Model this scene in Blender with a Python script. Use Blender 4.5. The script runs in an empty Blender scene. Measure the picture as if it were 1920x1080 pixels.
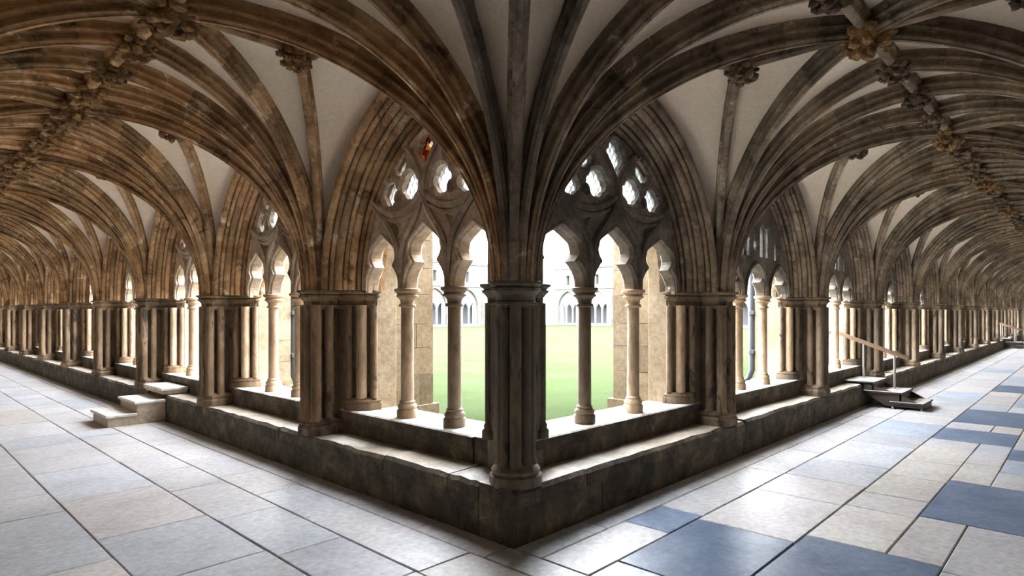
import bpy, bmesh, math, random
from mathutils import Vector
from mathutils.geometry import delaunay_2d_cdt
random.seed(7)
sc = bpy.context.scene
COL = sc.collection

# ------------------------------------------------------------------ camera
A = math.radians(41.8); F = 1142.0; CX = 1028.0; CY = 585.0
CAM = Vector((-2.92, -2.92, 1.6))
cd = bpy.data.cameras.new('camera'); cam = bpy.data.objects.new('camera', cd); COL.objects.link(cam)
cam.location = CAM
cam.rotation_euler = (math.pi/2, 0, A - math.pi/2)
cd.sensor_width = 36; cd.lens = F/1920*36
cd.shift_x = (960-CX)/1920; cd.shift_y = (CY-540)/1920
cd.clip_start = 0.05; cd.clip_end = 300
sc.camera = cam

# ------------------------------------------------------------------ sky (plain overcast) and exposure
w = bpy.data.worlds.new('overcast_sky'); sc.world = w; w.use_nodes = True
bg = w.node_tree.nodes['Background']
bg.inputs[0].default_value = (0.91, 0.95, 1.0, 1); bg.inputs[1].default_value = 1.0
sc.view_settings.view_transform = 'Standard'; sc.view_settings.look = 'None'
sc.view_settings.gamma = 1; sc.view_settings.use_curve_mapping = False
sc.view_settings.exposure = 5.38

# ------------------------------------------------------------------ dimensions
ZS = 1.82            # springing
ZB = 0.38            # bench top
ZL = 0.61            # sill top
ZG = 0.45            # lawn
HV = 1.84            # vault rise (web line)
SIDES = {            # bay length, first pier, ridge offset, bays, side word
    'L': dict(b=2.83, u0=0.13, nr=-1.62, nb=10, w='left'),
    'R': dict(b=3.17, u0=0.16, nr=-1.74, nb=12, w='right'),
}
NS = 0.17            # springer line
def P(side, u, n, z):
    return (u, n, z) if side == 'R' else (n, u, z)

ORD = ['corner', 'first', 'second', 'third', 'fourth', 'fifth', 'sixth', 'seventh', 'eighth', 'ninth', 'tenth', 'eleventh', 'twelfth', 'thirteenth']

# ------------------------------------------------------------------ materials
def nt(name):
    m = bpy.data.materials.new(name); m.use_nodes = True
    t = m.node_tree; b = t.nodes['Principled BSDF']
    return m, t, b
def lnk(t, a, b): t.links.new(a, b)
def ramp(t, fac, stops):
    r = t.nodes.new('ShaderNodeValToRGB')
    els = r.color_ramp.elements
    while len(els) < len(stops): els.new(0.5)
    for e, (p, c) in zip(els, stops):
        e.position = p; e.color = (c[0], c[1], c[2], 1)
    lnk(t, fac, r.inputs[0]); return r.outputs[0]
def noise(t, vec, scale, detail=6, rough=0.6, dist=0.0):
    n = t.nodes.new('ShaderNodeTexNoise'); n.inputs['Scale'].default_value = scale
    n.inputs['Detail'].default_value = detail; n.inputs['Roughness'].default_value = rough
    n.inputs['Distortion'].default_value = dist
    lnk(t, vec, n.inputs['Vector']); return n.outputs['Fac']
def mixc(t, fac, a, b, mode='MIX'):
    m = t.nodes.new('ShaderNodeMix'); m.data_type = 'RGBA'; m.blend_type = mode
    for k, v in ((0, fac), (6, a), (7, b)):
        if isinstance(v, (int, float)): m.inputs[k].default_value = v
        elif isinstance(v, tuple): m.inputs[k].default_value = (v[0], v[1], v[2], 1)
        else: lnk(t, v, m.inputs[k])
    return m.outputs[2]
def mth(t, op, a, b=None):
    m = t.nodes.new('ShaderNodeMath'); m.operation = op
    for k, v in ((0, a), (1, b)):
        if v is None: continue
        if isinstance(v, (int, float)): m.inputs[k].default_value = v
        else: lnk(t, v, m.inputs[k])
    return m.outputs[0]
def wpos(t, stretch=None):
    g = t.nodes.new('ShaderNodeNewGeometry')
    if not stretch: return g.outputs['Position']
    m = t.nodes.new('ShaderNodeVectorMath'); m.operation = 'MULTIPLY'
    m.inputs[1].default_value = stretch; lnk(t, g.outputs['Position'], m.inputs[0]); return m.outputs[0]
def bump(t, b, h, strength=0.4, dist=0.01):
    n = t.nodes.new('ShaderNodeBump'); n.inputs['Strength'].default_value = strength
    n.inputs['Distance'].default_value = dist
    lnk(t, h, n.inputs['Height']); lnk(t, n.outputs[0], b.inputs['Normal'])
def stone(name, cols, scale=2.2, spots=None, spot_lo=0.58, rough=0.85, fine=18, rnd=0.25, blk=0.0, stretch=None, bs=0.5, bd=0.012, spec=0.3, soot=None, grain=.55):
    """mottled stone: large patches between the given colours, speckle, per-object and per-block tone"""
    m, t, b = nt(name)
    p = wpos(t, stretch)
    n1 = noise(t, p, scale, 7, 0.62, 0.4)
    k = len(cols)
    c = ramp(t, n1, [(0.30 + 0.40*i/(k-1), cc) for i, cc in enumerate(cols)])
    n2 = noise(t, p, fine, 5, 0.7)
    c = mixc(t, grain, c, ramp(t, n2, [(0.3, (0.45, 0.45, 0.45)), (0.7, (1.45, 1.45, 1.45))]), 'MULTIPLY')
    if spots:
        n3 = noise(t, p, scale*2.3, 8, 0.7, 0.6)
        f = ramp(t, n3, [(spot_lo, (0, 0, 0)), (spot_lo+0.09, (1, 1, 1))])
        c = mixc(t, f, c, spots)
    if soot:
        n4 = noise(t, p, scale*1.6, 9, 0.75, 0.9)
        c = mixc(t, ramp(t, n4, [(.54, (0, 0, 0)), (.64, (.85, .85, .85))]), c, soot)
    oi = t.nodes.new('ShaderNodeObjectInfo')
    v = mth(t, 'ADD', mth(t, 'MULTIPLY', oi.outputs['Random'], rnd*2), 1-rnd)
    if blk:
        at = t.nodes.new('ShaderNodeAttribute'); at.attribute_name = 'blk'
        v = mth(t, 'MULTIPLY', v, mth(t, 'ADD', mth(t, 'MULTIPLY', at.outputs['Fac'], blk*2), 1-blk))
    cv = t.nodes.new('ShaderNodeCombineColor')
    for i in range(3): lnk(t, v, cv.inputs[i])
    c = mixc(t, 1.0, c, cv.outputs[0], 'MULTIPLY')
    lnk(t, c, b.inputs['Base Color'])
    b.inputs['Roughness'].default_value = rough
    b.inputs['Specular IOR Level'].default_value = spec
    bump(t, b, mth(t, 'ADD', n2, mth(t, 'MULTIPLY', n1, 1.5)), bs, bd)
    return m
def flat(name, c, rough=0.6, metal=0.0, spec=0.4):
    m, t, b = nt(name)
    p = wpos(t); n = noise(t, p, 25, 4, 0.6)
    cc = mixc(t, 0.35, c, ramp(t, n, [(0.3, tuple(x*0.6 for x in c)), (0.7, tuple(min(1, x*1.35) for x in c))]))
    lnk(t, cc, b.inputs['Base Color'])
    b.inputs['Roughness'].default_value = rough; b.inputs['Metallic'].default_value = metal
    b.inputs['Specular IOR Level'].default_value = spec
    bump(t, b, n, 0.2, 0.004)
    return m

M = {}
M['ribL'] = stone('brown_rib_stone', [(.17, .09, .042), (.42, .255, .13), (.60, .42, .25)], 1.9, (.74, .60, .43), .575, blk=.32, rnd=.08, soot=(.085, .05, .028), bs=.7, bd=.016)
M['ribR'] = stone('grey_brown_rib_stone', [(.095, .070, .050), (.245, .185, .130), (.40, .325, .245)], 1.9, (.54, .465, .375), .60, blk=.32, rnd=.08, soot=(.075, .056, .042), bs=.7, bd=.016)
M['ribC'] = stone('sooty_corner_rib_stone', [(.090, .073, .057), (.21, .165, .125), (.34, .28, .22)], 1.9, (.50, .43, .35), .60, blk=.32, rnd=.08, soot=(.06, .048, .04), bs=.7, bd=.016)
M['pierL'] = stone('brown_pier_stone', [(.085, .056, .034), (.20, .135, .083), (.33, .235, .15)], 2.6, (.045, .037, .03), .545, stretch=(1, 1, .35), rnd=.22)
M['pierR'] = stone('grey_brown_pier_stone', [(.07, .053, .038), (.165, .122, .083), (.29, .22, .15)], 2.6, (.04, .034, .03), .545, stretch=(1, 1, .35), rnd=.22)
M['pierC'] = stone('dark_marble_pier_stone', [(.075, .066, .052), (.16, .135, .10), (.29, .235, .165)], 3.2, (.05, .046, .043), .55, stretch=(1, 1, .35), rnd=.15, rough=.6)
M['shaft'] = stone('tan_column_stone', [(.26, .18, .115), (.40, .29, .19), (.52, .40, .28)], 3.0, (.15, .10, .065), .62, stretch=(1, 1, .4), rnd=.15, rough=.7)
M['shaft_dark'] = stone('dark_column_stone', [(.11, .08, .055), (.20, .145, .10), (.28, .21, .15)], 3.0, (.07, .055, .045), .6, stretch=(1, 1, .4), rnd=.12, rough=.65)
M['traL'] = stone('grey_tracery_stone', [(.30, .22, .16), (.48, .375, .285), (.60, .49, .385)], 3.0, (.20, .145, .10), .6)
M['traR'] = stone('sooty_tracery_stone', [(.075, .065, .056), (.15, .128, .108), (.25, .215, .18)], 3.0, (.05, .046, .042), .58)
M['web'] = stone('limewashed_vault_web', [(.72, .59, .455), (.80, .68, .545), (.84, .735, .61)], 0.9, (.66, .46, .29), .69, fine=30, rnd=.05, bs=.12, grain=.18)
M['face'] = stone('dark_bench_stone', [(.026, .023, .020), (.078, .066, .050), (.17, .135, .090)], 4.6, (.30, .225, .13), .62, rnd=.22, bs=.7, bd=.02)  # weathered bench stone, kept darker than its painted-lit top
M['seat'] = stone('lit_bench_top', [(.20, .165, .125), (.34, .295, .24), (.42, .40, .37)], 2.0, (.17, .18, .20), .60, rough=.5, rnd=.18)  # bench stone painted paler on top for the light it reflects
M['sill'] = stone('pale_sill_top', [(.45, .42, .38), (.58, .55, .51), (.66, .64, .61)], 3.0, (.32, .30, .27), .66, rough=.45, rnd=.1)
FL = [stone('flag_grey', [(0.324, 0.317, 0.325), (0.394, 0.387, 0.396), (0.444, 0.436, 0.445)], 2.2, (0.296, 0.282, 0.271), .66, rough=.42, rnd=.07, bs=.35, bd=.006, spec=.5),
      stone('flag_buff', [(0.352, 0.327, 0.303), (0.412, 0.391, 0.367), (0.451, 0.433, 0.414)], 2.2, (0.296, 0.275, 0.249), .66, rough=.45, rnd=.07, bs=.35, bd=.006, spec=.5),
      stone('flag_blue_grey', [(0.296, 0.306, 0.332), (0.359, 0.370, 0.396), (0.408, 0.419, 0.442)], 2.2, (0.310, 0.303, 0.299), .66, rough=.40, rnd=.08, bs=.35, bd=.006, spec=.5),
      stone('flag_rosy', [(0.338, 0.313, 0.310), (0.401, 0.380, 0.378), (0.440, 0.422, 0.424)], 2.2, (0.289, 0.260, 0.242), .66, rough=.45, rnd=.07, bs=.35, bd=.006, spec=.5)]
FD = [stone('flag_slate_blue', [(.075, .105, .165), (.115, .155, .23), (.17, .215, .29)], 3.0, (.10, .11, .13), .66, rough=.35, rnd=.12, bs=.4, bd=.006, spec=.5),
      stone('flag_pale_slate', [(.24, .28, .35), (.31, .355, .425), (.38, .42, .485)], 2.6, (.30, .31, .33), .66, rough=.38, rnd=.12, bs=.4, bd=.006, spec=.5)]
M['mortar'] = stone('floor_mortar', [(.20, .185, .17), (.32, .30, .28), (.42, .40, .37)], 3.0, rnd=0, rough=.9)
M['ash'] = stone('garth_limestone', [(.17, .122, .072), (.215, .165, .108), (.245, .20, .14)], 2.0, (.14, .095, .056), .66, rnd=.2)
M['ashw'] = stone('garth_wall_stone', [(.22, .165, .105), (.28, .22, .15), (.33, .27, .195)], 2.0, (.18, .13, .08), .66, rnd=.1)
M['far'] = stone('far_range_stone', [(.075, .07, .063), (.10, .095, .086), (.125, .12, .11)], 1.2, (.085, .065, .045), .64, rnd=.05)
M['dark'] = flat('dark_window_void', (.02, .022, .026), .5)
M['lead'] = flat('pale_lead_roof', (.075, .08, .088), .45)
M['pipe'] = flat('blue_grey_downpipe', (.045, .052, .066), .5)
M['boss'] = stone('carved_boss_stone', [(.07, .04, .02), (.22, .125, .06), (.48, .30, .14)], 9.0, (.80, .50, .15), .58, fine=40, rnd=.2)
M['bossd'] = stone('dark_boss_stone', [(.055, .042, .03), (.15, .105, .07), (.34, .24, .15)], 9.0, (.66, .42, .15), .61, fine=40, rnd=.2)
M['step'] = stone('cream_step_stone', [(.34, .28, .205), (.42, .35, .265), (.50, .43, .34)], 2.2, rnd=.06, rough=.6)
M['tread'] = flat('dark_stained_tread', (.17, .16, .155), .4)
M['tread_top'] = flat('lit_tread_top', (.52, .50, .48), .22, 0, .6)  # tread tops painted pale for the window light falling on them
M['tread_side'] = flat('dark_step_frame', (.045, .032, .024), .6)
M['post'] = flat('brushed_steel_post', (.24, .23, .23), .35, .6)
M['rail'] = flat('oak_handrail', (.13, .078, .048), .45)
M['hinge'] = flat('black_iron', (.03, .03, .03), .5)

def lawn_mat():
    m, t, b = nt('mown_lawn')
    p = wpos(t)
    n = noise(t, p, 1.1, 8, .7); n2 = noise(t, p, 40, 3, .6)
    c = ramp(t, n, [(.3, (.0265, .0375, .0160)), (.5, (.0315, .0425, .0200)), (.7, (.0370, .0455, .0250))])
    c = mixc(t, .4, c, ramp(t, n2, [(.3, (.5, .5, .5)), (.7, (1.4, 1.4, 1.4))]), 'MULTIPLY')
    lnk(t, c, b.inputs['Base Color']); b.inputs['Roughness'].default_value = .9
    b.inputs['Specular IOR Level'].default_value = 0
    bump(t, b, n2, .6, .02); return m
M['lawn'] = lawn_mat()
def glass_mat(name, tint, mixf):
    m, t, b = nt(name)
    out = t.nodes['Material Output']
    tr = t.nodes.new('ShaderNodeBsdfTransparent'); tr.inputs[0].default_value = (*tint, 1)
    gl = t.nodes.new('ShaderNodeBsdfGlossy'); gl.inputs['Roughness'].default_value = .08
    mx = t.nodes.new('ShaderNodeMixShader'); mx.inputs[0].default_value = .07
    lnk(t, tr.outputs[0], mx.inputs[1]); lnk(t, gl.outputs[0], mx.inputs[2])
    tl = t.nodes.new('ShaderNodeBsdfTranslucent'); tl.inputs[0].default_value = (*tint, 1)
    m2 = t.nodes.new('ShaderNodeMixShader'); m2.inputs[0].default_value = mixf
    lnk(t, mx.outputs[0], m2.inputs[1]); lnk(t, tl.outputs[0], m2.inputs[2])
    # lead cames as a diamond lattice
    g = t.nodes.new('ShaderNodeSeparateXYZ'); lnk(t, wpos(t), g.inputs[0])
    h = mth(t, 'ADD', g.outputs[0], g.outputs[1])
    def lines(sgn):
        v = mth(t, 'ADD', mth(t, 'MULTIPLY', h, 1.55*sgn), g.outputs[2])
        f = mth(t, 'FRACT', mth(t, 'MULTIPLY', v, 9.0))
        return mth(t, 'LESS_THAN', f, .11)
    ln = mth(t, 'MAXIMUM', lines(1), lines(-1))
    b.inputs['Base Color'].default_value = (.05, .05, .055, 1); b.inputs['Roughness'].default_value = .6
    m3 = t.nodes.new('ShaderNodeMixShader'); lnk(t, ln, m3.inputs[0])
    lnk(t, m2.outputs[0], m3.inputs[1]); lnk(t, b.outputs[0], m3.inputs[2])
    lnk(t, m3.outputs[0], out.inputs[0]); return m
M['glass'] = glass_mat('leaded_clear_glass', (.90, .94, .97), .25)
M['red'] = glass_mat('leaded_red_amber_glass', (.55, .10, .03), .5)
def patchwork(m):
    t = m.node_tree
    v = t.nodes.new('ShaderNodeTexVoronoi'); v.inputs['Scale'].default_value = 22
    lnk(t, wpos(t), v.inputs['Vector'])
    sp = t.nodes.new('ShaderNodeSeparateColor'); lnk(t, v.outputs['Color'], sp.inputs[0])
    r = t.nodes.new('ShaderNodeValToRGB'); r.color_ramp.interpolation = 'CONSTANT'; e = r.color_ramp.elements
    e[0].position = 0; e[0].color = (.16, .03, .012, 1); e[1].position = .45; e[1].color = (.92, .94, .96, 1)
    x = e.new(.75); x.color = (.45, .25, .05, 1)
    lnk(t, sp.outputs[0], r.inputs[0])
    for n in t.nodes:
        if n.type in ('BSDF_TRANSPARENT', 'BSDF_TRANSLUCENT'): lnk(t, r.outputs[0], n.inputs[0])
patchwork(M['red'])

# ------------------------------------------------------------------ mesh helpers
class MB:
    def __init__(s): s.v = []; s.f = []; s.m = []; s.k = []
    def add(s, vs, fs, mi=0, blk=None):
        o = len(s.v); s.v += [tuple(x) for x in vs]
        for i, f in enumerate(fs):
            s.f.append([o+j for j in f]); s.m.append(mi)
            s.k.append(blk[i] if blk else 0.5)
        return s
    def mesh(s, name, mats, smooth=None, recalc=True):
        me = bpy.data.meshes.new(name); me.from_pydata(s.v, [], s.f)
        for m in (mats if isinstance(mats, (list, tuple)) else [mats]): me.materials.append(m)
        me.polygons.foreach_set('material_index', s.m)
        at = me.attributes.new('blk', 'FLOAT', 'FACE'); at.data.foreach_set('value', s.k)
        if recalc:
            bm = bmesh.new(); bm.from_mesh(me); bmesh.ops.recalc_face_normals(bm, faces=bm.faces); bm.to_mesh(me); bm.free()
        if smooth:
            me.polygons.foreach_set('use_smooth', [True]*len(me.polygons))
            me.set_sharp_from_angle(angle=math.radians(smooth))
        me.update(); return me
def ob(name, me, parent=None, loc=(0, 0, 0)):
    o = bpy.data.objects.new(name, me); COL.objects.link(o); o.location = loc
    if parent: o.parent = parent
    return o
def tag(o, label=None, cat=None, group=None, kind=None):
    for k, v in (('label', label), ('category', cat), ('group', group), ('kind', kind)):
        if v: o[k] = v
    return o
def thing(name, label, cat, loc=(0, 0, 0), group=None, kind=None):
    return tag(ob(name, None, None, loc), label, cat, group, kind)

def box(mb, x0, x1, y0, y1, z0, z1, mi=0, top=None):
    vs = [(x, y, z) for z in (z0, z1) for (x, y) in ((x0, y0), (x1, y0), (x1, y1), (x0, y1))]
    mb.add(vs, [(0, 3, 2, 1), (0, 1, 5, 4), (1, 2, 6, 5), (2, 3, 7, 6), (3, 0, 4, 7)], mi)
    mb.add(vs, [(4, 5, 6, 7)], mi if top is None else top)
    return mb
def slab(mb, x0, x1, y0, y1, z0, z1, c=0.01, mi=0, top=None, jit=0.0, tilt=0.0):
    """box with chamfered upper edges"""
    rj = lambda: random.uniform(-jit, jit)
    cs = [(x0, y0, 1, 1), (x1, y0, -1, 1), (x1, y1, -1, -1), (x0, y1, 1, -1)]
    tz = [random.uniform(-tilt, tilt) for _ in cs]
    js = [(rj(), rj()) for _ in cs]
    lo = [(x+j[0], y+j[1], z0) for (x, y, a, b), j in zip(cs, js)]
    mi_ = [(x+j[0], y+j[1], z1-c+q) for (x, y, a, b), j, q in zip(cs, js, tz)]
    hi = [(x+j[0]+a*c, y+j[1]+b*c, z1+q) for (x, y, a, b), j, q in zip(cs, js, tz)]
    vs = lo+mi_+hi
    fs = []
    for i in range(4):
        k = (i+1) % 4
        fs += [(i, k, 4+k, 4+i)]
    mb.add(vs, fs + [(3, 2, 1, 0)], mi)
    t = mi if top is None else top
    mb.add(vs, [(4+i, 4+(i+1) % 4, 8+(i+1) % 4, 8+i) for i in range(4)] + [(8, 9, 10, 11)], t)
    return mb
def lathe(mb, prof, cx=0, cy=0, seg=20, mi=0, caps=True):
    vs = []; fs = []
    for r, z in prof:
        for i in range(seg):
            a = 2*math.pi*i/seg; vs.append((cx+r*math.cos(a), cy+r*math.sin(a), z))
    for j in range(len(prof)-1):
        for i in range(seg):
            k = (i+1) % seg
            fs.append((j*seg+i, j*seg+k, (j+1)*seg+k, (j+1)*seg+i))
    if caps:
        fs.append(tuple(range(seg))); fs.append(tuple((len(prof)-1)*seg+i for i in range(seg)))
    return mb.add(vs, fs, mi)
def tube(mb, pts, r, seg=8, mi=0, blklen=None, up=None):
    """round bar along a polyline (planar frames, parallel transport)"""
    pts = [Vector(p) for p in pts]; n = len(pts)
    tang = [(pts[min(i+1, n-1)]-pts[max(i-1, 0)]).normalized() for i in range(n)]
    ref = Vector(up) if up else (Vector((0, 0, 1)) if abs(tang[0].z) < .9 else Vector((1, 0, 0)))
    u = (ref - tang[0]*ref.dot(tang[0])).normalized()
    vs = []
    for i in range(n):
        u = (u - tang[i]*u.dot(tang[i])).normalized(); v = tang[i].cross(u)
        rr = r[i] if isinstance(r, (list, tuple)) else r
        for k in range(seg):
            a = 2*math.pi*k/seg; vs.append(pts[i]+u*math.cos(a)*rr+v*math.sin(a)*rr)
    fs = []; bl = []; L = 0; val = random.random(); nxt = blklen or 1e9
    for i in range(n-1):
        L += (pts[i+1]-pts[i]).length
        if L > nxt: nxt = L + (blklen*random.uniform(.6, 1.4)); val = random.random()
        for k in range(seg):
            q = (k+1) % seg
            fs.append((i*seg+k, i*seg+q, (i+1)*seg+q, (i+1)*seg+k)); bl.append(val)
    fs += [tuple(range(seg)), tuple((n-1)*seg+k for k in range(seg))]; bl += [val, val]
    return mb.add(vs, fs, mi, bl)
def sweep(mb, pts, side, prof, blklen=.32, mi=0):
    """profile (across, inward) along pts; inward = in-plane normal side x tangent"""
    pts = [Vector(p) for p in pts]; n = len(pts); side = Vector(side).normalized(); k = len(prof)
    vs = []
    for i in range(n):
        tg = (pts[min(i+1, n-1)]-pts[max(i-1, 0)]).normalized()
        inn = tg.cross(side).normalized()
        for (a, b) in prof: vs.append(pts[i]+side*a+inn*b)
    fs = []; bl = []; L = 0; val = random.random(); nxt = blklen*random.uniform(.5, 1.2)
    for i in range(n-1):
        L += (pts[i+1]-pts[i]).length
        if L > nxt: nxt = L+blklen*random.uniform(.6, 1.4); val = random.random()
        for j in range(k-1):
            fs.append((i*k+j, i*k+j+1, (i+1)*k+j+1, (i+1)*k+j)); bl.append(val)
    return mb.add(vs, fs, mi, bl)
def offset_poly(poly, d):
    n = len(poly); out = []
    ar = sum(poly[i][0]*poly[(i+1) % n][1]-poly[(i+1) % n][0]*poly[i][1] for i in range(n))
    s = 1 if ar > 0 else -1
    for i in range(n):
        p0 = Vector(poly[i-1]); p1 = Vector(poly[i]); p2 = Vector(poly[(i+1) % n])
        e1 = (p1-p0).normalized(); e2 = (p2-p1).normalized()
        n1 = Vector((e1.y, -e1.x))*s; n2 = Vector((e2.y, -e2.x))*s
        b = n1+n2
        b = b/max(.5, b.dot(n1)) if b.length > 1e-6 else n1
        out.append(tuple(p1+b*d))
    return out
def loft(mb, poly, levels, mi=0):
    """stack of offset copies of a plan polygon: levels = [(offset, z)]"""
    n = len(poly); vs = []; fs = []
    for d, z in levels:
        vs += [(x, y, z) for x, y in (offset_poly(poly, d) if d else poly)]
    for j in range(len(levels)-1):
        for i in range(n):
            k = (i+1) % n
            fs.append((j*n+i, j*n+k, (j+1)*n+k, (j+1)*n+i))
    fs += [tuple(range(n)), tuple((len(levels)-1)*n+i for i in range(n))]
    return mb.add(vs, fs, mi)
def inside(pt, loop):
    x, y = pt; r = False; n = len(loop)
    for i in range(n):
        (x0, y0), (x1, y1) = loop[i], loop[(i+1) % n]
        if (y0 > y) != (y1 > y) and x < (x1-x0)*(y-y0)/(y1-y0)+x0: r = not r
    return r
def plate(name, loops, thick, bevel, mat, side, noff=0.0):
    """flat stone plate in the (u, z) plane with holes, thickness along n, chamfered edges"""
    clean = []
    for lp in loops:
        q = []
        for p in lp:
            if not q or (Vector(p)-Vector(q[-1])).length > 1e-4: q.append(p)
        if (Vector(q[0])-Vector(q[-1])).length < 1e-4: q.pop()
        clean.append(q)
    inset = [offset_poly(lp, -bevel if i == 0 else bevel) for i, lp in enumerate(clean)]
    pts = []; edges = []
    for lp in inset:
        o = len(pts); pts += [Vector(p) for p in lp]; n = len(lp)
        edges += [(o+i, o+(i+1) % n) for i in range(n)]
    cv, ce, cf, _, _, _ = delaunay_2d_cdt(pts, edges, [], 0, 1e-6)
    tris = []
    for f in cf:
        c = (sum(cv[i].x for i in f)/len(f), sum(cv[i].y for i in f)/len(f))
        if inside(c, inset[0]) and not any(inside(c, h) for h in inset[1:]): tris.append(tuple(f))
    mb = MB()
    for n_ in (noff-thick/2, noff+thick/2):
        mb.add([P(side, v.x, n_, v.y) for v in cv], tris)
    for lp, ins in zip(clean, inset):
        n = len(lp); vs = []
        for l_, n_ in ((ins, noff-thick/2), (lp, noff-thick/2+bevel), (lp, noff+thick/2-bevel), (ins, noff+thick/2)):
            vs += [P(side, u, n_, z) for u, z in l_]
        mb.add(vs, [(k*n+i, k*n+(i+1) % n, (k+1)*n+(i+1) % n, (k+1)*n+i) for k in range(3) for i in range(n)])
    me = mb.mesh(name, mat, None, False)
    bm = bmesh.new(); bm.from_mesh(me); bmesh.ops.remove_doubles(bm, verts=bm.verts, dist=1e-5)
    bmesh.ops.recalc_face_normals(bm, faces=bm.faces); bm.to_mesh(me); bm.free()
    return me

# ------------------------------------------------------------------ arch geometry
def arch_pts(a, rise, n=14, z0=ZS):
    """pointed arch, half span a, from (-a) over the apex to (+a); list of (u, z)"""
    R = (a*a+rise*rise)/(2*a); c = R-a
    ph = math.asin(min(1, rise/R)) if R >= a else math.pi/2
    half = []
    for i in range(n+1):
        t = ph*i/n
        if R >= a: half.append((-a + R*(1-math.cos(t)), z0+R*math.sin(t)))
        else: half.append((-a*math.cos(t), z0+rise*math.sin(t)))
    return half + [(-u, z) for u, z in reversed(half[:-1])]
def rib_line(S, T, r0=.03, n=20, H=HV):
    """curve of a rib from springer S to ridge point T (plan points); returns 3d points"""
    S = Vector(S); T = Vector(T); d = T-S; D = d.length-r0; d.normalize()
    pts = []
    if H >= D:
        R = (D*D+H*H)/(2*D); ph = math.asin(min(1, H/R))
        f = lambda t: (R*(1-math.cos(ph*t)), R*math.sin(ph*t))
    else:
        f = lambda t: (D*(1-math.cos(math.pi/2*t)), H*math.sin(math.pi/2*t))
    for i in range(n+1):
        x, z = f(i/n); q = S+d*(r0+x); pts.append(Vector((q.x, q.y, ZS+z)))
    return pts
RIB = [(.060, -.03), (.060, .002), (.032, .014), (.023, .042), (.030, .056), (.047, .063), (.052, .076), (.045, .089), (.020, .093), (.013, .116), (.020, .130), (.033, .138), (.034, .154), (.014, .170), (.013, .182)]
RIB = [(a*.97, b*.87) for a, b in RIB]
RIB = RIB + [(-a, b) for a, b in reversed(RIB)]
THIN = [(.050, -.03), (.050, .045), (.026, .058), (.024, .075), (.036, .088), (.034, .11), (.015, .124), (.0, .126)]
THIN = THIN + [(-a, b) for a, b in reversed(THIN[:-1])]

def rib_mesh(name, S, T, mat, prof=RIB):
    pts = rib_line(S, T); d = Vector(T)-Vector(S); side = Vector((d.y, -d.x, 0)).normalized()
    mb = MB(); 
    # inward must point away from the springer at the foot: tangent z x side
    sweep(mb, pts, side if Vector((0, 0, 1)).cross(side).dot(Vector((d.x, d.y, 0))) > 0 else -side, prof)
    return mb.mesh(name, mat, 34)
def rib_stones(S, T, mat, prof=RIB):
    """the same rib cut into voussoirs with open joints"""
    pts = rib_line(S, T, n=48); d = Vector(T)-Vector(S); side = Vector((d.y, -d.x, 0)).normalized()
    if Vector((0, 0, 1)).cross(side).dot(Vector((d.x, d.y, 0))) <= 0: side = -side
    cum = [0]
    for a, b in zip(pts, pts[1:]): cum.append(cum[-1]+(b-a).length)
    def at(L):
        for i in range(len(pts)-1):
            if L <= cum[i+1]: return pts[i].lerp(pts[i+1], (L-cum[i])/(cum[i+1]-cum[i]))
        return pts[-1]
    out = []; L = 0; tot = cum[-1]
    while L < tot-.02:
        q = L+random.uniform(.24, .44)
        if tot-q < .18: q = tot
        a, b = L+(.0022 if L else 0), q-.0022
        mb = MB(); nseg = 4; sweep(mb, [at(a+(b-a)*i/nseg) for i in range(nseg+1)], side, prof, 9)
        k = len(prof); v = random.random(); mb.k = [v]*len(mb.k)
        mb.f += [list(range(k)), [nseg*k+i for i in range(k)]]; mb.m += [0, 0]; mb.k += [v, v]
        out.append(mb.mesh('voussoir', mat, 34)); L = q
    return out
def ridge_mesh(name, p, q, mat, prof=THIN):
    a = Vector((*p, ZS+HV)); b = Vector((*q, ZS+HV)); d = (b-a).normalized(); side = Vector((d.y, -d.x, 0))
    if d.cross(side).z > 0: side = -side
    mb = MB(); n = 6
    sweep(mb, [a.lerp(b, i/n) for i in range(n+1)], side, prof)
    return mb.mesh(name, mat, 34)
def web_mesh(name, S, T0, T1, mat, r0=.03):
    n = 16; A0 = rib_line(S, T0, r0, n); A1 = rib_line(S, T1, r0, n); k = 4
    vs = []; fs = []
    for i in range(n+1):
        for j in range(k+1):
            s = j/k; p = A0[i].lerp(A1[i], s)
            arch = .10*(4*s*(1-s))*(A0[i]-A1[i]).length*(1-(i/n)**3)*.5
            p = p + Vector((0, 0, arch)); vs.append(p)
    for i in range(n):
        for j in range(k): fs.append((i*(k+1)+j, i*(k+1)+j+1, (i+1)*(k+1)+j+1, (i+1)*(k+1)+j))
    return MB().add(vs, fs).mesh(name, mat, 60)

# carved bosses: a knot of leaves round a core
def boss_mesh(name, r, mat, seed, flatz=.75):
    rng = random.Random(seed); bm = bmesh.new()
    def blob(c, s, sub=1):
        g = bmesh.ops.create_icosphere(bm, subdivisions=sub, radius=1)
        for v in g['verts']:
            k = 1+rng.uniform(-.16, .16)
            v.co = Vector((v.co.x*s[0]*k+c[0], v.co.y*s[1]*k+c[1], v.co.z*s[2]*k+c[2]))
    blob((0, 0, 0), (r*.72, r*.72, r*flatz*.8), 2)
    for ring, (nn, el) in enumerate(((9, .05), (7, -.5), (3, -.95))):
        for i in range(nn):
            a = 2*math.pi*(i+rng.uniform(-.2, .2))/nn
            rr = r*.82*math.cos(el*1.2); s = r*rng.uniform(.22, .34)
            blob((rr*math.cos(a), rr*math.sin(a), r*flatz*math.sin(el*1.2)), (s, s*rng.uniform(.7, 1.1), s*rng.uniform(.6, 1)))
    bmesh.ops.recalc_face_normals(bm, faces=bm.faces)
    me = bpy.data.meshes.new(name); bm.to_mesh(me); bm.free(); me.materials.append(mat)
    return me
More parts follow.
